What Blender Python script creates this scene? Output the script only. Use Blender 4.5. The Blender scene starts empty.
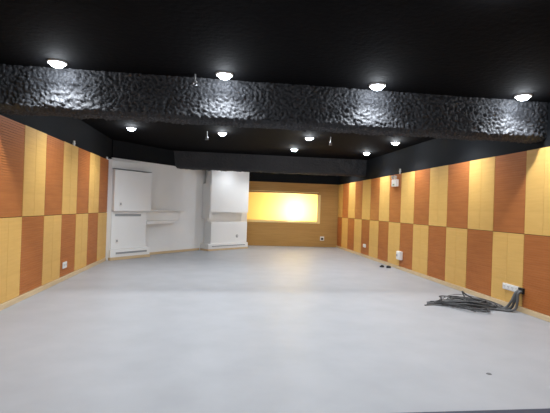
import bpy, bmesh, math, random
from mathutils import Vector, Matrix, noise
random.seed(7)
sc = bpy.context.scene
COL = sc.collection

# ------------------------------------------------------------------ camera
F = 430.0
yaw, roll, pitch = math.atan(55 / F), math.radians(1.9), math.radians(.24)
f = Vector((math.sin(yaw) * math.cos(pitch), math.cos(yaw) * math.cos(pitch), math.sin(pitch)))
r0 = Vector((math.cos(yaw), -math.sin(yaw), 0)); u0 = r0.cross(f)
r = r0 * math.cos(roll) + u0 * math.sin(roll); u = u0 * math.cos(roll) - r0 * math.sin(roll)
cam = bpy.data.cameras.new('camera'); cam.sensor_width = 36; cam.lens = F / 550 * 36
cam.clip_start = .05; cam.clip_end = 100
co = bpy.data.objects.new('camera', cam); COL.objects.link(co)
m = Matrix.Identity(4)
for i in range(3):
    m[i][0] = r[i]; m[i][1] = u[i]; m[i][2] = -f[i]
m.translation = (0, 0, 1.5); co.matrix_world = m
sc.camera = co
vs = sc.view_settings
vs.view_transform = 'Standard'; vs.look = 'None'; vs.gamma = 1; vs.use_curve_mapping = False
vs.exposure = 0.0

# ------------------------------------------------------------------ materials
def lin(c):
    return tuple(((x / 255 + .055) / 1.055) ** 2.4 if x > 10 else x / 255 / 12.92 for x in c) + (1,)

def mat(name, rgb, rough=.6, spec=.5, rgb2=None, scale=(1, 1, 1), detail=3, nscale=4, bump=0, bscale=60, emit=0, metal=0):
    mt = bpy.data.materials.new(name); mt.use_nodes = True
    nt = mt.node_tree; b = nt.nodes['Principled BSDF']
    b.inputs['Base Color'].default_value = lin(rgb)
    b.inputs['Roughness'].default_value = rough
    b.inputs['Specular IOR Level'].default_value = spec
    b.inputs['Metallic'].default_value = metal
    tc = nt.nodes.new('ShaderNodeTexCoord')
    mp = nt.nodes.new('ShaderNodeMapping'); mp.inputs['Scale'].default_value = scale
    nt.links.new(tc.outputs['Object'], mp.inputs['Vector'])
    if rgb2:
        n = nt.nodes.new('ShaderNodeTexNoise'); n.inputs['Scale'].default_value = nscale; n.inputs['Detail'].default_value = detail
        nt.links.new(mp.outputs[0], n.inputs['Vector'])
        cr = nt.nodes.new('ShaderNodeValToRGB')
        cr.color_ramp.elements[0].position = .3; cr.color_ramp.elements[0].color = lin(rgb)
        cr.color_ramp.elements[1].position = .7; cr.color_ramp.elements[1].color = lin(rgb2)
        nt.links.new(n.outputs['Fac'], cr.inputs[0]); nt.links.new(cr.outputs[0], b.inputs['Base Color'])
    if bump:
        n = nt.nodes.new('ShaderNodeTexNoise'); n.inputs['Scale'].default_value = bscale; n.inputs['Detail'].default_value = 4
        nt.links.new(mp.outputs[0], n.inputs['Vector'])
        bp = nt.nodes.new('ShaderNodeBump'); bp.inputs['Strength'].default_value = bump; bp.inputs['Distance'].default_value = .01
        nt.links.new(n.outputs['Fac'], bp.inputs['Height']); nt.links.new(bp.outputs[0], b.inputs['Normal'])
    if emit:
        b.inputs['Emission Color'].default_value = lin(rgb); b.inputs['Emission Strength'].default_value = emit
    return mt

M = dict(
    orange=mat('orange_wood_veneer', (196, 123, 66), .5, .3, (182, 110, 56), (.6, .6, 8), nscale=3),
    yellow=mat('yellow_beech_veneer', (224, 180, 102), .5, .3, (217, 172, 95), (.6, .6, 8), nscale=3),
    back=mat('back_wall_veneer', (186, 144, 84), .5, .3, (174, 132, 74), (.5, .5, 8), nscale=3),
    plainwood=mat('tan_wood_lining', (196, 140, 76), .5, .3),
    base=mat('pale_wood_baseboard', (214, 190, 152), .45, .3, (202, 176, 138), (1, 1, 6), nscale=4),
    white=mat('white_wall_paint', (238, 239, 238), .7, .3, (233, 234, 233), nscale=1.2, bump=.08, bscale=40),
    slot=mat('grey_slot_grille', (150, 154, 156), .6, .3),
    black=mat('black_wall_paint', (22, 24, 27), .8, .15, bump=.3, bscale=30),
    spray=mat('black_sprayed_mineral_wool', (52, 53, 56), .56, .3, bump=.9, bscale=60),
    ceil=mat('black_ceiling_paint', (12, 12, 14), .85, .05, bump=.5, bscale=16),
    floor=mat('grey_vinyl_floor', (160, 161, 164), .44, .3, (152, 153, 156), nscale=2.0, detail=5, bump=.04, bscale=8),
    darkfloor=mat('dark_blue_floor', (48, 54, 70), .5, .3),
    plate=mat('white_plastic', (232, 230, 226), .4, .5),
    hole=mat('black_plastic', (22, 22, 23), .5, .4),
    rubber=mat('dark_grey_cable_rubber', (92, 92, 92), .55, .4),
    rubber2=mat('black_cable_rubber', (62, 62, 63), .5, .4),
    metal=mat('brushed_steel', (190, 190, 190), .35, .5, metal=1),
    lens=mat('lit_downlight_lens', (225, 238, 255), .4, .3, emit=40),
    redlamp=mat('indicator_plastic', (120, 150, 120), .4),
    rail=mat('blind_cassette_wood', (150, 108, 62), .5),
    frame=mat('pale_wood_window_frame', (236, 206, 140), .45),
    warmwall=mat('warm_plaster', (226, 200, 140), .8),
)
# translucent roller blind
bl = bpy.data.materials.new('translucent_blind_cloth'); bl.use_nodes = True
nt = bl.node_tree; nt.nodes.remove(nt.nodes['Principled BSDF'])
tr = nt.nodes.new('ShaderNodeBsdfTranslucent'); tr.inputs[0].default_value = lin((255, 240, 190))
df = nt.nodes.new('ShaderNodeBsdfDiffuse'); df.inputs[0].default_value = lin((240, 215, 150))
mx = nt.nodes.new('ShaderNodeMixShader'); mx.inputs[0].default_value = .35
nt.links.new(tr.outputs[0], mx.inputs[1]); nt.links.new(df.outputs[0], mx.inputs[2])
nt.links.new(mx.outputs[0], nt.nodes['Material Output'].inputs['Surface'])
M['blind'] = bl

# ------------------------------------------------------------------ helpers
def link(name, bm, material, parent=None, smooth=False, bevel=0):
    bmesh.ops.recalc_face_normals(bm, faces=bm.faces[:])
    me = bpy.data.meshes.new(name); bm.to_mesh(me); bm.free()
    if smooth:
        for p in me.polygons: p.use_smooth = True
    me.materials.append(M[material] if isinstance(material, str) else material)
    o = bpy.data.objects.new(name, me); COL.objects.link(o)
    if parent: o.parent = parent
    if bevel:
        b = o.modifiers.new('bevel', 'BEVEL'); b.width = bevel; b.segments = 2; b.limit_method = 'ANGLE'
    return o

def tag(o, label=None, cat=None, group=None, kind=None):
    if label: o['label'] = label
    if cat: o['category'] = cat
    if group: o['group'] = group
    if kind: o['kind'] = kind
    return o

def empty(name, loc=(0, 0, 0), rz=0):
    o = bpy.data.objects.new(name, None); COL.objects.link(o)
    o.location = loc; o.rotation_euler = (0, 0, rz); o.empty_display_size = .1
    return o

def box(bm, x0, x1, y0, y1, z0, z1):
    v = [bm.verts.new(p) for p in ((x0, y0, z0), (x1, y0, z0), (x1, y1, z0), (x0, y1, z0),
                                   (x0, y0, z1), (x1, y0, z1), (x1, y1, z1), (x0, y1, z1))]
    for q in ((3, 2, 1, 0), (4, 5, 6, 7), (0, 1, 5, 4), (1, 2, 6, 5), (2, 3, 7, 6), (3, 0, 4, 7)):
        bm.faces.new([v[i] for i in q])
    return bm

def prism(bm, pts, z0, z1):
    a = [bm.verts.new((p[0], p[1], z0)) for p in pts]; b = [bm.verts.new((p[0], p[1], z1)) for p in pts]
    n = len(pts)
    bm.faces.new(a[::-1]); bm.faces.new(b)
    for i in range(n):
        bm.faces.new((a[i], a[(i + 1) % n], b[(i + 1) % n], b[i]))
    return bm

def lathe(bm, prof, seg=24, c=(0, 0, 0)):
    rings = []
    for rr, z in prof:
        if rr < 1e-5: rings.append([bm.verts.new((c[0], c[1], c[2] + z))])
        else: rings.append([bm.verts.new((c[0] + rr * math.cos(2 * math.pi * i / seg), c[1] + rr * math.sin(2 * math.pi * i / seg), c[2] + z)) for i in range(seg)])
    for a, b in zip(rings, rings[1:]):
        for i in range(seg):
            j = (i + 1) % seg
            if len(a) == 1 and len(b) == 1: break
            if len(a) == 1: bm.faces.new((a[0], b[j], b[i]))
            elif len(b) == 1: bm.faces.new((a[i], a[j], b[0]))
            else: bm.faces.new((a[i], a[j], b[j], b[i]))
    return bm

def tube(bm, pts, rad, seg=8):
    pts = [Vector(p) for p in pts]; rings = []
    up = Vector((0, 0, 1)); prev = None
    for i, p in enumerate(pts):
        t = (pts[min(i + 1, len(pts) - 1)] - pts[max(i - 1, 0)]).normalized()
        a = prev if prev is not None else (t.cross(up) if abs(t.z) < .9 else t.cross(Vector((1, 0, 0))))
        a = (a - t * a.dot(t)).normalized(); prev = a; b = t.cross(a)
        rings.append([bm.verts.new(p + (a * math.cos(2 * math.pi * k / seg) + b * math.sin(2 * math.pi * k / seg)) * rad) for k in range(seg)])
    for A, B in zip(rings, rings[1:]):
        for k in range(seg):
            bm.faces.new((A[k], A[(k + 1) % seg], B[(k + 1) % seg], B[k]))
    bm.faces.new(rings[0][::-1]); bm.faces.new(rings[-1])
    return bm

def smooth_path(ctrl, n=8):
    P = [Vector(p) for p in ctrl]; P = [P[0]] + P + [P[-1]]; out = []
    for i in range(1, len(P) - 2):
        for k in range(n):
            t = k / n; a, b, c, d = P[i - 1], P[i], P[i + 1], P[i + 2]
            out.append(.5 * ((2 * b) + (c - a) * t + (2 * a - 5 * b + 4 * c - d) * t * t + (3 * b - a - 3 * c + d) * t ** 3))
    out.append(P[-2]); return out

# ------------------------------------------------------------------ the room shell
XL, XR, YN, YB, ZC = -2.93, 4.78, -3.0, 17.0, 3.2
YS = 3.065                                # where the dark floor ends and the grey one begins
def struct(name, bm, material, **k):
    return tag(link(name, bm, material, **k), kind='structure')

bm = bmesh.new(); box(bm, XL - .1, XR + .1, YS, 18.6, -.1, 0); struct('floor', bm, 'floor')
bm = bmesh.new(); box(bm, XL - .1, XR + .1, YN - .1, YS, -.1, .006); struct('floor_dark', bm, 'darkfloor')
bm = bmesh.new(); box(bm, XL - .1, XR + .1, YN - .1, 18.6, ZC, ZC + .1); struct('ceiling', bm, 'ceil')
bm = bmesh.new(); box(bm, XL - .1, XL, YN, 17.1, 0, ZC); struct('wall_left', bm, 'black')
bm = bmesh.new(); box(bm, XR, XR + .1, YN, 17.1, 0, ZC); struct('wall_right', bm, 'black')
bm = bmesh.new(); box(bm, XL, XR, YN - .1, YN, 0, ZC); struct('wall_front', bm, 'white')
bm = bmesh.new(); box(bm, XL, XL + .03, YN, 5.16, .0, 2.6); struct('trim_1', bm, 'plainwood')
bm = bmesh.new(); box(bm, XR - .03, XR, YN, 4.64, .0, 2.54); struct('trim_2', bm, 'plainwood')
bm = bmesh.new(); box(bm, XL, XL + .055, 5.16, 11.56, 0, .078); struct('baseboard_left', bm, 'base', bevel=.004)
bm = bmesh.new(); box(bm, XR - .055, XR, 4.64, YB, 0, .078); struct('baseboard_right', bm, 'base', bevel=.004)

# back wall with the window opening, horizontally grooved boards below a black upper strip
WX0, WX1, WZ0, WZ1 = .95, 3.9, 1.0, 2.12
def boards(bm, x0, x1, z0, z1, y):
    n = max(1, round((z1 - z0) / .13)); h = (z1 - z0) / n
    for i in range(n):
        box(bm, x0, x1, y, y + .12, z0 + i * h + (.004 if i else 0), z0 + (i + 1) * h)
    box(bm, x0, x1, y + .01, y + .12, z0, z1)
bm = bmesh.new()
boards(bm, .4, XR, .0, WZ0, YB); boards(bm, .4, WX0, WZ0, WZ1, YB); boards(bm, WX1, XR, WZ0, WZ1, YB); boards(bm, .4, XR, WZ1, 2.54, YB)
struct('wall_back', bm, 'back')
bm = bmesh.new(); box(bm, .4, XR, YB + .02, YB + .12, 2.54, ZC); struct('wall_back_upper', bm, 'black')
bm = bmesh.new(); box(bm, 1.2, XR - .06, YB - .02, YB, 0, .07); struct('baseboard_back', bm, 'back', bevel=.003)

# lit room behind the window
bm = bmesh.new()
box(bm, .4, XR, 18.5, 18.6, 0, ZC); box(bm, .3, .4, YB + .12, 18.6, 0, ZC); box(bm, XR, XR + .1, 17.1, 18.6, 0, ZC)
struct('wall_beyond', bm, 'warmwall')
win = tag(empty('window_1', (WX0, YB, WZ0)), kind='structure')
def wpart(name, material, boxes, bevel=0):
    bm = bmesh.new()
    for b in boxes: box(bm, b[0] - WX0, b[1] - WX0, b[2] - YB, b[3] - YB, b[4] - WZ0, b[5] - WZ0)
    return link(name, bm, material, win, bevel=bevel)
wpart('window_frame', 'frame', [(WX1 - .005, WX1 + .12, YB - .02, YB + .1, WZ0 - .07, WZ1 - .02), (WX0 - .05, WX1, YB - .02, YB + .1, WZ0 - .07, WZ0 + .005),
                                (WX0 - .05, WX0, YB - .02, YB + .1, WZ0, WZ1)], .004)
wpart('blind', 'blind', [(WX0 + .01, WX1 - .01, YB + .03, YB + .034, WZ0 + .01, WZ1 - .02)])
wpart('blind_cassette', 'rail', [(WX0 - .05, WX1 + .02, YB - .07, YB - .002, WZ1 + .005, WZ1 + .07)], .01)
wpart('cassette_lip', 'frame', [(WX0 - .05, WX1 + .02, YB - .085, YB - .072, WZ1 + .045, WZ1 + .07)], .002)
wpart('bottom_bar', 'frame', [(WX0 + .01, WX1 - .01, YB + .02, YB + .045, WZ0 + .008, WZ0 + .03)], .003)

# ------------------------------------------------------------------ lumpy black ceiling beams
def lump(p, amp):
    q = p * 31
    n1 = noise.noise(q); n2 = noise.noise(q * 2.3 + Vector((7, 3, 1))); n3 = noise.noise(p * 4)
    return amp * (n1 + .7 * n2 + .8 * n3)
def beam(name, yt, y0, y1, x0, x1, zb, step, amp):
    # cross-section walked from the ceiling down the front, along the underside and up the back
    prof = []
    def seg(a, b):
        n = max(1, int(math.dist(a, b) / step))
        for i in range(n): prof.append((a[0] + (b[0] - a[0]) * i / n, a[1] + (b[1] - a[1]) * i / n))
    seg((yt, ZC + .02), (y0, zb + .05)); seg((y0, zb + .05), (y0 + .05, zb)); seg((y0 + .05, zb), (y1 - .05, zb))
    seg((y1 - .05, zb), (y1, zb + .05)); seg((y1, zb + .05), (y1, ZC + .02)); prof.append((y1, ZC + .02))
    nx = int((x1 - x0) / step); bm = bmesh.new(); rows = []
    for i in range(nx + 1):
        x = x0 + (x1 - x0) * i / nx; row = []
        for (y, z) in prof:
            p = Vector((x, y, z)); d = lump(p, amp)
            cy, cz = (y0 + y1) / 2, (zb + ZC) / 2
            if z <= zb + .04: nrm = Vector((0, 0, -1))
            else: nrm = Vector((0, -1 if y < cy else 1, 0))
            row.append(bm.verts.new(p + nrm * d))
        rows.append(row)
    for a, b in zip(rows, rows[1:]):
        for j in range(len(prof) - 1):
            bm.faces.new((a[j], a[j + 1], b[j + 1], b[j]))
    return struct(name, bm, 'spray', smooth=True)
beam('trim_3', 5.80, 5.82, 6.2, XL + .005, XR - .005, 2.65, .014, .028)
beam('trim_4', 13.75, 13.8, 14.2, -1.6, XR - .005, 2.67, .022, .026)

# ------------------------------------------------------------------ acoustic panels
def slats(bm, w, h, pitch, groove, depth, t):
    # one board: lying in local XZ, front towards -Y, horizontal grooves
    n = max(1, round(h / pitch)); p = h / n; prof = [(0, 0)]
    zz = []
    for i in range(n):
        z = i * p
        zz += [(-t, z + (groove / 2)), (-t, z + p - groove / 2), (-t + depth, z + p - groove / 2), (-t + depth, z + p + (groove / 2 if i < n - 1 else 0))]
    prof = [(0, 0), (-t + depth, 0), (-t + depth, groove / 2)] + zz[:-1] + [(-t + depth, h), (0, h)]
    a = [bm.verts.new((0, y, z)) for y, z in prof]; b = [bm.verts.new((w, y, z)) for y, z in prof]
    for i in range(len(prof) - 1): bm.faces.new((a[i], a[i + 1], b[i + 1], b[i]))
    # ends, one quad per slat so that no huge concave face is needed
    for s in (a, b):
        base0 = s[0]
        k = 0
        x = s[0].co.x
        for i in range(n):
            z0, z1 = i * p + groove / 2, (i + 1) * p - groove / 2
            v = [bm.verts.new(q) for q in ((x, -t, z0), (x, -t + depth, z0), (x, -t + depth, z1), (x, -t, z1))]
            bm.faces.new(v)
        v = [bm.verts.new(q) for q in ((x, -t + depth, 0), (x, 0, 0), (x, 0, h), (x, -t + depth, h))]
        bm.faces.new(v)

ORD = ['first', 'second', 'third', 'fourth', 'fifth', 'sixth', 'seventh', 'eighth', 'ninth', 'tenth', 'eleventh', 'twelfth', 'thirteenth', 'fourteenth', 'fifteenth', 'sixteenth']
def panel(side, ya, yb, z0, z1, colour, label, group):
    w = yb - ya - .008; h = z1 - z0 - .008
    if side == 'right': root = empty('acoustic_panel', (XR - .002, yb - .004, z0 + .004), -math.pi / 2)
    else: root = empty('acoustic_panel', (XL + .002, ya + .004, z0 + .004), math.pi / 2)
    tag(root, label, 'acoustic panel', group)
    if colour == 'orange':
        bm = bmesh.new(); slats(bm, w, h, .036, .012, .014, .03); link('grooved_board', bm, 'orange', root)
    else:
        hw = w / 2 - .003
        for k in range(2):
            bm = bmesh.new(); slats(bm, hw, h, .036, .003, .003, .03)
            o = link('board', bm, 'yellow', root); o.location.x = k * (hw + .006)
    return root
def wall_panels(side, edges, zm, zt, first_up, far):
    n = len(edges) - 1
    for k in range(n):
        for row in (0, 1):
            up = row == 1
            c = first_up if k % 2 == 0 else ('yellow' if first_up == 'orange' else 'orange')
            if not up: c = 'yellow' if c == 'orange' else 'orange'
            desc = 'orange-brown grooved panel' if c == 'orange' else 'pale yellow two-board panel'
            rn = 'upper' if up else 'lower'
            pos = n - 1 - k
            label = f"{desc}, {rn} row of {side} wall, {ORD[pos]} panel from {far}"
            panel(side, edges[k], edges[k + 1], zm if up else .08, zt if up else zm, c, label, f"acoustic panels in the {rn} row of the {side} wall")
wr = [4.64, 5.42] + [6.2 + .78 * k for k in range(14)] + [16.99]
wall_panels('right', wr, 1.225, 2.54, 'orange', 'the back corner')
wl = [5.18, 5.985] + [6.79 + .805 * k for k in range(7)]
wall_panels('left', wl, 1.25, 2.615, 'yellow', 'the white wall')

# ------------------------------------------------------------------ oblique white wall and its boxes
P0 = Vector((-2.0, 13.1)); U = Vector((.631, .776)); N = Vector((.776, -.631))
def W(s, n): q = P0 + U * s + N * n; return (q.x, q.y)
def wp(name, s0, s1, n0, n1, z0, z1, material='white', parent=None, bevel=.004, pts=None):
    bm = bmesh.new(); prism(bm, pts or [W(s0, n0), W(s1, n0), W(s1, n1), W(s0, n1)], z0, z1)
    if parent:
        bm.transform(Matrix.Translation(-parent.location))
    return link(name, bm, material, parent, bevel=bevel)
tag(wp('wall_oblique', -1.42, 4.86, 0, -.1, 0, 2.72), kind='structure')
tag(wp('wall_oblique_upper', -1.42, 4.86, -.01, -.1, 2.722, ZC, 'black'), kind='structure')
tag(wp('baseboard_oblique', -.3, 2.12, .002, .02, 0, .075, 'base'), kind='structure')
tag(wp('trim_5', 0, 0, 0, 0, 0, 2.64, pts=[(XL + .002, 11.63), (-2.8, 11.63), W(-1.66, .30), W(-1.4, .0)]), kind='structure')

lb = empty('wall_enclosure', (*W(-.98, .0), 0))
tag(lb, 'white boxed enclosure with slots and sloped top beside the left panelled wall', 'wall box', 'white boxed enclosures on the oblique wall')
# upper box: its top leans down to the right with a shadow gap
wp('upper_box', -1.62, -.37, .002, .38, 1.29, 2.375, 'white', lb)
wp('top_ledge', -1.60, -.40, .002, .40, 2.395, 2.41, 'slot', lb, .002)
wp('upper_infill', -1.62, -.60, .002, .22, 2.38, 2.62, 'white', lb)
wp('lower_box', -1.62, -.46, .002, .30, .285, 1.285, 'white', lb)
wp('plinth', -1.66, -.34, .002, .345, .078, .28, 'white', lb)
wp('skirting', -1.67, -.33, .002, .36, 0, .074, 'base', lb)
def slotpart(s0, s1, n, z0, z1, par, PT=W):
    bm = bmesh.new()
    prism(bm, [PT(s0, n - .004), PT(s1, n - .004), PT(s1, n + .004), PT(s0, n + .004)], z0, z1)
    k = 3
    bm.transform(Matrix.Translation(-par.location))
    g = link('slot_grille', bm, 'slot', par, bevel=0)
    bm = bmesh.new()
    for a, b in ((z0 - .008, z0), (z1, z1 + .008)):
        prism(bm, [PT(s0, n), PT(s1, n), PT(s1, n + .01), PT(s0, n + .01)], a, b)
    bm.transform(Matrix.Translation(-par.location))
    link('slot_rim', bm, 'white', g)
slotpart(-1.52, -.66, .302, 1.155, 1.215, lb)
slotpart(-1.49, -.45, .347, .155, .205, lb)

sb = empty('wall_shelf', (*W(.3, 0), 1.0))
tag(sb, 'white tapering two-tier ledge running right from the left enclosure across the white wall', 'wall ledge')
wp('upper_tier', 0, 0, 0, 0, 1.02, 1.30, 'white', sb, pts=[W(-.45, .002), W(1.15, .002), W(1.1, .02), W(-.45, .14)])
wp('top_board', 0, 0, 0, 0, 1.302, 1.33, 'white', sb, pts=[W(-.36, .002), W(1.35, .002), W(1.3, .04), W(-.36, .31)])
wp('lower_tier', 0, 0, 0, 0, .93, 1.018, 'white', sb, pts=[W(-.45, .002), W(.95, .002), W(.9, .06), W(-.45, .31)])

SC = .975
A = Vector((-.36, 14.87)) * SC; D = Vector((.744, .668)); Mn = Vector((.668, -.744))
def Q(s, n): q = A + D * (s * SC) + Mn * n; return (q.x, q.y)
def zq(z): return 1.5 + (z - 1.5) * SC
def back_pt(s):                      # from the front plane straight back to the oblique wall
    q = A + D * (s * SC); t = (q - P0).dot(N) / Mn.dot(N) - .006
    e = q - Mn * t; return (e.x, e.y)
rb = empty('wall_enclosure', (*Q(.98, -.2), 0))
tag(rb, 'tall white boxed enclosure with a recess and bottom slot beside the lit window', 'wall box', 'white boxed enclosures on the oblique wall')
def qp(name, s0, s1, n, z0, z1, material='white', nb=None, bevel=.004):
    pts = [Q(s0, n), Q(s1, n)] + ([back_pt(s1), back_pt(s0)] if nb is None else [Q(s1, nb), Q(s0, nb)])
    bm = bmesh.new(); prism(bm, pts, z0, z1); bm.transform(Matrix.Translation(-rb.location))
    return link(name, bm, material, rb, bevel=bevel)
qp('core', .16, 1.84, -.27, .23, 3.0)
qp('upper_box', .06, 1.9, 0, zq(1.30), 3.02, nb=-.268)
qp('side_wing', .03, .155, -.02, zq(1.06), zq(2.28))
qp('lower_box', .14, 1.9, -.03, .232, zq(.955), nb=-.268)
qp('plinth', .0, 1.92, .02, .062, .228)
qp('skirting', -.01, 1.93, .03, 0, .06, 'base')
slotpart(.16, 1.76, .022, .135, .165, rb, Q)

def disc_plate(name, par, c, nrm, r_, material, t=.008):
    bm = bmesh.new(); lathe(bm, [(0, t), (r_ * .85, t), (r_, t * .5), (r_, 0), (0, 0)], 16)
    q = Vector((0, 0, 1)).rotation_difference(Vector(nrm)).to_matrix().to_4x4()
    bm.transform(Matrix.Translation(Vector(c) - (par.location if par else Vector())) @ q)
    return link(name, bm, material, par)

# ------------------------------------------------------------------ sockets and plates (local X along the wall, front -Y)
def socket_plate(name, loc, rz, w, h, gangs, label, cat='socket', group=None, depth=.012):
    root = empty(name, loc, rz); tag(root, label, cat, group)
    bm = bmesh.new(); box(bm, -w / 2, w / 2, -depth, 0, -h / 2, h / 2); link('plate', bm, 'plate', root, bevel=.004)
    for g in range(gangs):
        cx = -w / 2 + w * (g + .5) / gangs
        s = min(w / gangs, h) * .34
        bm = bmesh.new(); box(bm, cx - s, cx + s, -depth - .003, -depth, -s, s); ins = link('socket_insert', bm, 'plate', root, bevel=.002)
        bm = bmesh.new()
        box(bm, cx - s * .5, cx - s * .35, -depth - .0045, -depth - .003, -s * .1, s * .5); box(bm, cx + s * .35, cx + s * .5, -depth - .0045, -depth - .003, -s * .1, s * .5)
        box(bm, cx - s * .1, cx + s * .1, -depth - .0045, -depth - .003, -s * .6, -s * .3)
        link('pin_slots', bm, 'hole', ins)
    return root
RZR, RZL = -math.pi / 2, math.pi / 2
XPR, XPL = XR - .033, XL + .033
socket_plate('wall_socket', (XPR, 6.46, .335), RZR, .40, .10, 4, 'long white multi-gang socket plate above the cable pile', 'socket')
socket_plate('wall_socket', (XPR, 13.62, .37), RZR, .26, .11, 2, 'small white socket plate low on the right wall near the back corner', 'socket')
socket_plate('wall_socket', (XPL, 8.62, .29), RZL, .22, .12, 2, 'white double socket plate on the lower left wall', 'socket')
bs = socket_plate('wall_socket', (4.133, YB - .001, .34), 0, .17, .17, 0, 'square white socket plate with dark centre on the back wall', 'socket')
bm = bmesh.new(); box(bm, -.045, .045, -.03, -.012, -.05, .03); link('plug', bm, 'hole', bs, bevel=.006)
# little plates on the white enclosures
def wall_plate(pt, z, label):
    ang = math.atan2(U.y, U.x)
    root = empty('cover_plate', (pt[0], pt[1], z), ang); tag(root, label, 'cover plate')
    bm = bmesh.new(); box(bm, -.045, .045, -.012, 0, -.06, .06); link('plate', bm, 'plate', root, bevel=.004)
    bm = bmesh.new(); box(bm, -.02, .02, -.015, -.012, -.03, .03); link('insert', bm, 'slot', root)
wall_plate(W(-1.42, .381), 1.48, 'small pale cover plate low on the left upper white box')
wall_plate(W(-1.44, .301), .50, 'small pale cover plate on the left lower white box')
root = empty('round_outlet', (*Q(1.387, -.029), zq(.44)), math.atan2(D.y, D.x)); tag(root, 'small round grey outlet on the white enclosure beside the window', 'outlet')
bm = bmesh.new(); lathe(bm, [(0, .012), (.045, .012), (.055, .006), (.055, 0), (0, 0)], 20); bm.transform(Matrix.Rotation(math.pi / 2, 4, 'X')); link('plate', bm, 'slot', root)
bm = bmesh.new(); lathe(bm, [(0, .016), (.02, .016), (.022, .012), (0, .012)], 16); bm.transform(Matrix.Rotation(math.pi / 2, 4, 'X')); link('cap', bm, 'plate', root)

# junction box by the floor, right wall
root = empty('junction_box', (XPR, 10.78, .37), RZR); tag(root, 'white square junction box near the floor on the right wall', 'junction box')
bm = bmesh.new(); box(bm, -.13, .13, -.07, 0, -.11, .11); link('housing', bm, 'plate', root, bevel=.01)
bm = bmesh.new(); box(bm, -.115, .115, -.078, -.0705, -.095, .095); lid = link('lid', bm, 'plate', root, bevel=.004)
bm = bmesh.new(); box(bm, -.09, -.03, -.084, -.0785, -.03, .03); link('switch', bm, 'slot', lid, bevel=.003)
# cable outlet hole box
root = empty('cable_outlet', (XPR, 6.20, .335), RZR); tag(root, 'small black cable outlet box right of the long white socket plate', 'cable outlet')
bm = bmesh.new(); box(bm, -.055, .055, -.035, 0, -.045, .045); link('housing', bm, 'hole', root, bevel=.004)

# emergency light, twin heads
root = empty('emergency_light', (XPR, 11.2, 2.30), RZR); tag(root, 'white twin-head emergency light high on the right wall', 'emergency light')
bm = bmesh.new(); box(bm, -.15, .15, -.085, 0, -.10, .09); body = link('battery_case', bm, 'plate', root, bevel=.012)
bm = bmesh.new(); box(bm, -.06, .06, -.088, -.0855, -.07, -.03); link('indicator_strip', bm, 'redlamp', body)
for sx in (-.085, .085):
    bm = bmesh.new(); tube(bm, [(sx, -.04, .09), (sx, -.045, .125)], .012); st = link('head_bracket', bm, 'plate', root)
    bm = bmesh.new(); lathe(bm, [(0, -.03), (.03, -.03), (.048, .02), (.048, .035), (0, .035)], 18)
    bm.transform(Matrix.Translation((sx, -.07, .155)) @ Matrix.Rotation(math.radians(105), 4, 'X')); hd = link('lamp_head', bm, 'plate', root, smooth=False)
    bm = bmesh.new(); lathe(bm, [(0, .042), (.03, .04), (.04, .0355), (0, .0355)], 18)
    bm.transform(Matrix.Translation((sx, -.07, .155)) @ Matrix.Rotation(math.radians(105), 4, 'X')); link('lens', bm, 'metal', hd)

# conduit stubs above the panels
def stub(x, y, z, h, label, sgn):
    root = empty('conduit_stub', (x, y, z)); tag(root, label, 'conduit', 'white conduit stubs above the wall panels')
    bm = bmesh.new(); tube(bm, [(0, 0, 0), (0, 0, h)], .021, 12); link('pipe', bm, 'plate', root)
    bm = bmesh.new(); box(bm, -.02, .02, -.03, .03, h * .4, h * .55); link('clip', bm, 'plate', root)
stub(XL + .022, 8.955, 2.605, .10, 'short white conduit stub above the left wall near the lone downlight', 1)
stub(XL + .022, 11.47, 2.605, .07, 'short white conduit stub above the left wall next to the white wall', 1)
stub(XR - .022, 11.01, 2.53, .14, 'short white conduit stub above the emergency light', -1)

# ------------------------------------------------------------------ pendent sprinklers
def sprinkler(x, y, drop, label):
    root = empty('sprinkler', (x, y, ZC)); tag(root, label, 'sprinkler', 'sprinklers on the black ceiling')
    bm = bmesh.new(); tube(bm, [(0, 0, .0), (0, 0, -drop)], .013); link('drop_pipe', bm, 'metal', root)
    bm = bmesh.new(); lathe(bm, [(0, -drop - .0), (.03, -drop), (.035, -drop - .02), (.02, -drop - .03), (0, -drop - .03)], 16); hd = link('head', bm, 'metal', root)
    bm = bmesh.new(); lathe(bm, [(0, -drop - .055), (.038, -drop - .055), (.038, -drop - .06), (0, -drop - .06)], 16); link('deflector', bm, 'metal', hd)
    bm = bmesh.new(); tube(bm, [(.018, 0, -drop - .028), (.022, 0, -drop - .045), (.018, 0, -drop - .056)], .004, 6); link('frame_arm', bm, 'metal', hd)
    bm = bmesh.new(); tube(bm, [(-.018, 0, -drop - .028), (-.022, 0, -drop - .045), (-.018, 0, -drop - .056)], .004, 6); link('frame_arm', bm, 'metal', hd)
sprinkler(-.345, 9.9, .13, 'small steel sprinkler head between the two middle-left downlights')
sprinkler(2.50, 9.75, .13, 'small steel sprinkler head hanging between downlights on the right')
sprinkler(-.375, 5.65, .09, 'small steel sprinkler head left of the brightest central downlight')

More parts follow.
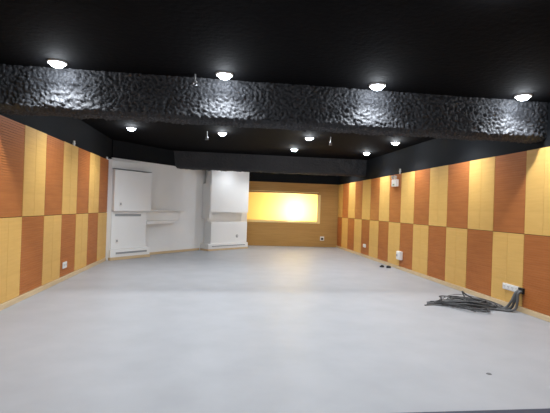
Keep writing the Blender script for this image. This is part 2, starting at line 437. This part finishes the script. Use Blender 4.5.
# ------------------------------------------------------------------ downlights
SPOT, POINT = 150, 11
def downlight(x, y, label, power=1.0):
    root = empty('downlight', (x, y, ZC)); tag(root, label, 'ceiling light', 'round downlights on the black ceiling')
    bm = bmesh.new(); lathe(bm, [(.088, 0), (.112, 0), (.112, -.012), (.104, -.022), (.088, -.018), (.088, 0)], 28); link('trim_ring', bm, 'plate', root, smooth=False)
    bm = bmesh.new(); lathe(bm, [(.086, -.004), (.084, -.018), (.074, -.042), (.05, -.062), (0, -.06)], 28); link('lens', bm, 'lens', root, smooth=True)
    for kind in ('SPOT', 'POINT'):
        l = bpy.data.lights.new('downlight_lamp', kind); l.color = (.90, .95, 1.0)
        l.energy = power * (SPOT if kind == 'SPOT' else POINT); l.shadow_soft_size = .03
        if kind == 'SPOT': l.spot_size = math.radians(140); l.spot_blend = 1
        o = bpy.data.objects.new('downlight_lamp', l); COL.objects.link(o); o.parent = root; o.location = (0, 0, -.105)
cols = [(-2.03, 'far-left'), (0.0, 'centre-left'), (2.04, 'centre-right'), (4.17, 'far-right')]
for x, c in cols: downlight(x, 5.55, f'bright round downlight, {c} one of four just before the nearer lumpy ceiling beam')
for x, c in cols: downlight(x, 9.98, f'small round downlight, {c} one of four in the row beyond the nearer beam')
for x, c in cols[2:]: downlight(x, 12.05, f'tiny round downlight, {c[7:]} one of two nearest the far beam')
def hidden_light(x, y, label): downlight(x, y, label)
for x, c in cols: downlight(x, 7.7, f'round downlight hidden just behind the nearer beam, {c} one')
for x, c in cols[2:]: downlight(x, 15.2, f'round downlight hidden behind the far beam, {c} one')
downlight(.7, 14.45, 'round downlight hidden behind the far beam, above the white enclosure', .4)
for x, c in cols: downlight(x, 2.9, f'round downlight out of view overhead, {c} one')

# lamp in the room behind the blind
l = bpy.data.lights.new('room_lamp', 'POINT'); l.energy = 270; l.color = (1, .96, .82); l.shadow_soft_size = .12
o = bpy.data.objects.new('room_lamp', l); COL.objects.link(o); o.location = (3.0, 17.75, 1.45)

# ------------------------------------------------------------------ cables
G = 'dark cables tangled on the floor'
def cable(ctrl, rad, material, label):
    bm = bmesh.new(); tube(bm, smooth_path(ctrl, 7), rad, 8)
    o = link('cable', bm, material, smooth=True); tag(o, label, 'cable', G); return o
xo = XPR - .036
def exitc(i): return (xo, 6.165 + .022 * i, .31)
for i in range(3):
    ex = exitc(i * 1.5); dy = .06 * i
    cable([(xo, ex[1], ex[2] + .02), (xo - .05, ex[1] + .01, .29), (xo - .065 - .022 * i, 6.17 + dy * .6, .17), (xo - .085 - .03 * i, 6.18 + dy, .06), (xo - .17 - .04 * i, 6.20 + dy, .02 + .012 * (i % 2)),
           (4.42, 6.28 + dy, .02 + .012 * (i % 2)), (4.22 - .03 * i, 6.36 + dy * 1.3, .03), (4.0 - .04 * i, 6.5 + dy, .05 + .02 * i), (3.8 - .05 * i, 6.62 + dy, .03)],
          .021, 'rubber2' if i % 2 else 'rubber', 'thick dark cable dropping from the outlet box to the floor pile')
for i in range(16):
    cx, cy = random.uniform(3.86, 4.25), random.uniform(6.45, 6.75)
    ra, rbb = random.uniform(.16, .46), random.uniform(.10, .26); th = random.uniform(-.5, .5) - .6; z0 = .012 + .009 * i
    pts = []
    turns = random.choice((1.2, 1.7, 2.3))
    n = int(10 * turns)
    for k in range(n):
        a = 2 * math.pi * k / 10 + i
        rr = 1 + .15 * math.sin(3 * a + i) + random.uniform(-.08, .08)
        px_, py_ = ra * rr * math.cos(a), rbb * rr * math.sin(a)
        d = math.hypot(px_, py_)
        z = max(.012, z0 * (1.1 - d * 1.6) + random.uniform(-.01, .02))
        pts.append((cx + px_ * math.cos(th) - py_ * math.sin(th), cy + px_ * math.sin(th) + py_ * math.cos(th), z))
    cable(pts, random.choice((.006, .008, .009)), 'rubber2' if i % 3 else 'rubber', 'loose dark cable coiled in the tangled pile on the floor')
for k, (y, x) in enumerate(((6.62, 3.35), (6.72, 3.44), (6.84, 3.5))):
    cable([(x, y, .01), (x + .15, y + .02, .012), (x + .3, y - .03, .015), (x + .5, y - .06, .03), (x + .65, y - .12, .03)], .009, 'rubber', 'thin dark cable end trailing left out of the pile')
cable([(4.05, 6.6, .05), (4.03, 6.62, .16), (4.0, 6.63, .235), (4.1, 6.66, .17), (4.3, 6.7, .08), (4.45, 6.66, .02)], .011, 'rubber', 'dark cable looping up to the peak of the pile')

# small black lumps and the floor stain
def lumpobj(x, y, s, label):
    bm = bmesh.new(); bmesh.ops.create_icosphere(bm, subdivisions=3, radius=1)
    for v in bm.verts:
        k = 1 + .22 * noise.noise(v.co * 2 + Vector((x * 5, y, 0)))
        v.co = Vector((v.co.x * s * k, v.co.y * s * .8 * k, max(-.3, v.co.z * k) * s * .75))
    zmin = min(v.co.z for v in bm.verts)
    for v in bm.verts: v.co.z -= zmin
    o = link('black_lump', bm, 'hole', smooth=True); o.location = (x, y, 0); tag(o, label, 'small black object', 'small black objects on the floor')
lumpobj(4.41, 11.2, .06, 'left one of two small black lumps on the floor by the right wall')
lumpobj(4.55, 11.08, .066, 'right one of two small black lumps on the floor by the right wall')
bm = bmesh.new(); lathe(bm, [(0, .006), (.02, .005), (.026, 0), (0, 0)], 10); o = link('grey_pebble', bm, 'rubber'); o.location = (2.577, 3.78, 0)
tag(o, 'tiny grey speck lying alone on the front floor', 'debris')

# ------------------------------------------------------------------ world
w = bpy.data.worlds.new('world'); w.use_nodes = True; sc.world = w
w.node_tree.nodes['Background'].inputs[0].default_value = (.02, .022, .025, 1)
w.node_tree.nodes['Background'].inputs[1].default_value = .2
